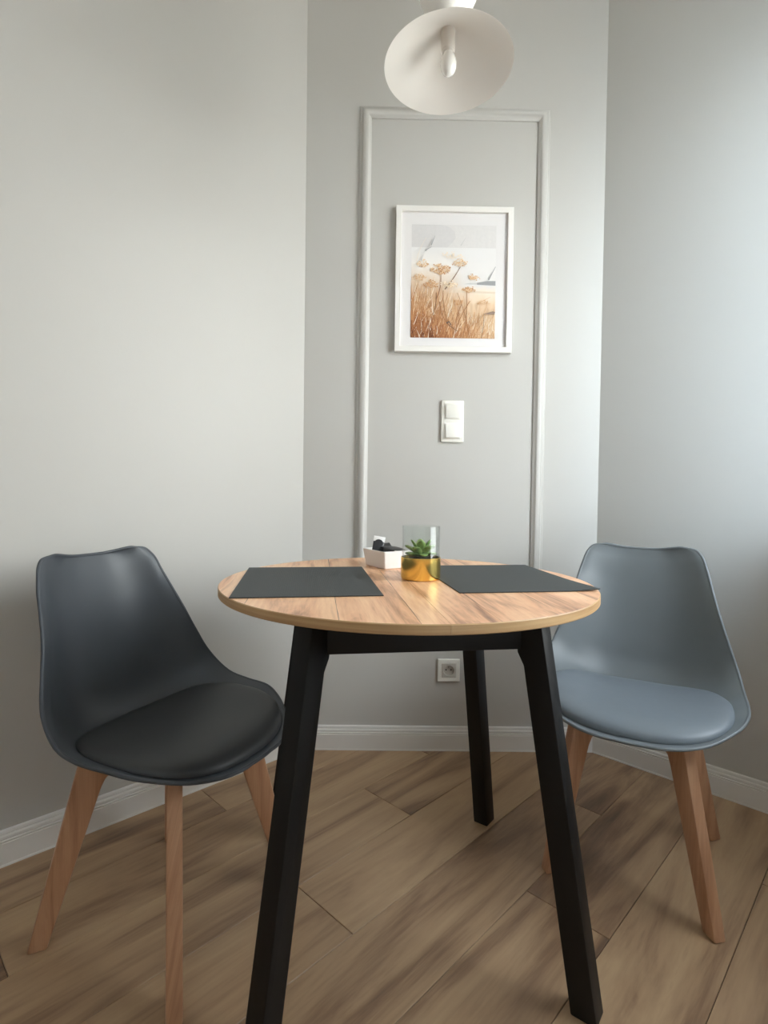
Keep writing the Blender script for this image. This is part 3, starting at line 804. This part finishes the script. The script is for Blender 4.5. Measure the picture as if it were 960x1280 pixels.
so = thing('power_socket', 'white single wall socket with an earth pin, low on the back wall', 'socket')
on_wall(so, 0.5460, 0.2978)
bm = bmesh.new(); mitre_frame(bm, 0.0815, 0.0820, 0.0150, -0.0002, -0.0100, 0.002); finish('socket_plate', bm, M['socketwhite'], so, smooth=35)
bm = bmesh.new()
# square insert with a round well sunk into it
hs, rw, dep, dfr = 0.0262, 0.0195, 0.0020, -0.0118
N_ = 48
def sq(k, h):
    a = 2*PI*k/N_; c, s = math.cos(a), math.sin(a); q = h/max(abs(c), abs(s)); return c*q, s*q
rg = [[bm.verts.new((sq(k, hs)[0], -0.001, sq(k, hs)[1])) for k in range(N_)], [bm.verts.new((sq(k, hs)[0], dfr+0.001, sq(k, hs)[1])) for k in range(N_)],
      [bm.verts.new((sq(k, hs-0.001)[0], dfr, sq(k, hs-0.001)[1])) for k in range(N_)]]
for rad, y in ((rw+0.0008, dfr), (rw, dfr+0.0006), (rw-0.0012, -dep)):
    rg.append([bm.verts.new((rad*math.cos(2*PI*k/N_), y, rad*math.sin(2*PI*k/N_))) for k in range(N_)])
for a, b in zip(rg, rg[1:]):
    for k in range(N_): bm.faces.new((a[k], a[(k+1) % N_], b[(k+1) % N_], b[k]))
bm.faces.new(rg[-1]); 
finish('socket_insert', bm, M['recess'], so, smooth=35)
for sx in (-1, 1):
    bm = bmesh.new(); lathe(bm, [(0.0, 0.0), (0.0027, 0.0), (0.0027, 0.0006), (0.0, 0.0006)], 20, mtx=Matrix.Translation((sx*0.0093, -dep-0.0002, 0.0005)) @ Matrix.Rotation(PI/2, 4, 'X'))
    finish('pin_hole', bm, M['hole'], so)
bm = bmesh.new(); lathe(bm, [(0.0, 0.0), (0.0024, 0.0), (0.0024, 0.008), (0.0018, 0.0098), (0.0, 0.0102)], 20, mtx=Matrix.Translation((0, -dep, 0.0105)) @ Matrix.Rotation(PI/2, 4, 'X'))
finish('earth_pin', bm, M['steel'], so, smooth=40)

# ------------------------------------------------------------------ pendant lamp
LY = 1.35
def ray(x, y):
    d = fw + rt*((x-480)/F_PX) - up*((y-CY)/F_PX); return d
def at(x, y, Y):
    d = ray(x, y); return Vector((0, 0, H)) + d*(Y/d.y)
LO = Vector((0.1430, 1.35, 1.9970))                             # middle of the shade's mouth
ax = Vector((0.022, -0.052, -1.0)).normalized()                # out of the mouth
LR, LH = 0.157, 0.096
apex = LO - ax*LH
lamp = thing('pendant_lamp', 'white conical pendant lamp with an opal bulb above the table', 'lamp', apex)
q = ax.to_track_quat('Z', 'Y').to_matrix().to_4x4()
bm = bmesh.new()
lathe(bm, [(0.014, -0.001), (0.022, 0.004), (0.060, 0.031), (0.110, 0.065), (LR-0.001, LH), (LR-0.0004, LH+0.0012), (LR-0.003, LH+0.0004), (0.108, 0.0672), (0.058, 0.0332), (0.020, 0.0070), (0.0, 0.0070)], 96, mtx=q)
finish('lamp_shade', bm, M['lampwhite'], lamp, smooth=30)
bm = bmesh.new(); lathe(bm, [(0.0, 0.005), (0.0170, 0.005), (0.0172, 0.054), (0.0165, 0.056), (0.0148, 0.0575), (0.0143, 0.064), (0.0, 0.064)], 40, mtx=q)
finish('bulb_holder', bm, M['lampholder'], lamp, smooth=30)
bm = bmesh.new(); lathe(bm, [(0.0130, 0.062), (0.0140, 0.068), (0.0175, 0.075), (0.0195, 0.084), (0.0198, 0.091), (0.0180, 0.102), (0.0135, 0.111), (0.0065, 0.1160), (0.0, 0.1170)], 40, mtx=q)
finish('bulb', bm, M['bulb'], lamp, smooth=50)
bm = bmesh.new(); lathe(bm, [(0.0, -0.004), (0.016, -0.002), (0.034, 0.014), (0.050, 0.034), (0.060, 0.052), (0.070, 0.076), (0.082, 0.108), (0.094, 0.15), (0.0945, 0.152), (0.090, 0.153), (0.012, 0.158), (0.008, 0.165), (0.003, 0.17), (0.003, CEIL-apex.z-0.03)], 64)
finish('lamp_body', bm, M['lampwhite'], lamp, smooth=30)
bm = bmesh.new(); lathe(bm, [(0.0, CEIL-apex.z-0.032), (0.045, CEIL-apex.z-0.030), (0.050, CEIL-apex.z-0.024), (0.050, CEIL-apex.z-0.0005), (0.0, CEIL-apex.z-0.0005)], 40)
finish('ceiling_rose', bm, M['lampwhite'], lamp, smooth=30)

# ------------------------------------------------------------------ daylight
w = bpy.data.worlds.new('daylight'); scene.world = w; w.use_nodes = True
nt = w.node_tree; bg = nt.nodes['Background']; L = nt.links
tc = nt.nodes.new('ShaderNodeTexCoord'); sx = nt.nodes.new('ShaderNodeSeparateXYZ'); L.new(tc.outputs['Generated'], sx.inputs[0])
# overcast sky: brightest low down, pale ground and house fronts below
rp = ramp(nt, [(0.30, (0.46, 0.455, 0.44, 1)), (0.49, (0.62, 0.62, 0.61, 1)), (0.54, (1.0, 1.0, 1.0, 1)), (0.68, (0.88, 0.90, 0.92, 1)), (0.85, (0.52, 0.56, 0.62, 1))])
mr = nt.nodes.new('ShaderNodeMapRange'); mr.inputs[1].default_value = -1; mr.inputs[2].default_value = 1; L.new(sx.outputs['Z'], mr.inputs[0]); L.new(mr.outputs[0], rp.inputs[0])
ra = ramp(nt, [(0.0, (2.1, 2.55, 3.0, 1)), (0.030, (1.85, 2.2, 2.55, 1)), (0.055, (0.84, 0.90, 0.96, 1)), (0.12, (0.75, 0.765, 0.775, 1)), (0.5, (0.78, 0.79, 0.785, 1))])  # narrow bright blue sector towards -y, added to brighten the right wall
mr2 = nt.nodes.new('ShaderNodeMapRange'); mr2.inputs[1].default_value = -1; mr2.inputs[2].default_value = 1; 
hz = nt.nodes.new('ShaderNodeVectorMath'); hz.operation = 'MULTIPLY'; hz.inputs[1].default_value = (1, 1, 0); L.new(tc.outputs['Generated'], hz.inputs[0])
hn = nt.nodes.new('ShaderNodeVectorMath'); hn.operation = 'NORMALIZE'; L.new(hz.outputs[0], hn.inputs[0])
sy = nt.nodes.new('ShaderNodeSeparateXYZ'); L.new(hn.outputs[0], sy.inputs[0])
L.new(sy.outputs['Y'], mr2.inputs[0]); L.new(mr2.outputs[0], ra.inputs[0])
mxs = nt.nodes.new('ShaderNodeMix'); mxs.data_type = 'RGBA'; mxs.blend_type = 'MULTIPLY'; mxs.inputs[0].default_value = 1.0; mxs.clamp_result = False
L.new(rp.outputs[0], mxs.inputs[6]); L.new(ra.outputs[0], mxs.inputs[7])
L.new(mxs.outputs[2], bg.inputs['Color']); bg.inputs['Strength'].default_value = 10.0
ld = bpy.data.lights.new('window_portal', 'AREA'); ld.shape = 'RECTANGLE'; ld.size = W1-W0; ld.size_y = WZ1-WZ0; ld.cycles.is_portal = True
lo = bpy.data.objects.new('window_portal', ld); C.objects.link(lo)
pc = PR + dW*((W0+W1)/2) - nW*0.075 + Z*((WZ0+WZ1)/2)
lo.location = pc; lo.rotation_euler = nW.to_track_quat('-Z', 'Z').to_euler()

scene.view_settings.view_transform = 'Standard'
try: scene.view_settings.look = 'None'
except Exception: pass
scene.view_settings.gamma = 1.0; scene.view_settings.use_curve_mapping = False
scene.view_settings.exposure = 1.08
cy = scene.cycles
cy.max_bounces = 10; cy.diffuse_bounces = 6; cy.glossy_bounces = 4; cy.transparent_max_bounces = 16
cy.caustics_reflective = True; cy.caustics_refractive = False
cy.sample_clamp_indirect = 6.0
cy.use_denoising = True
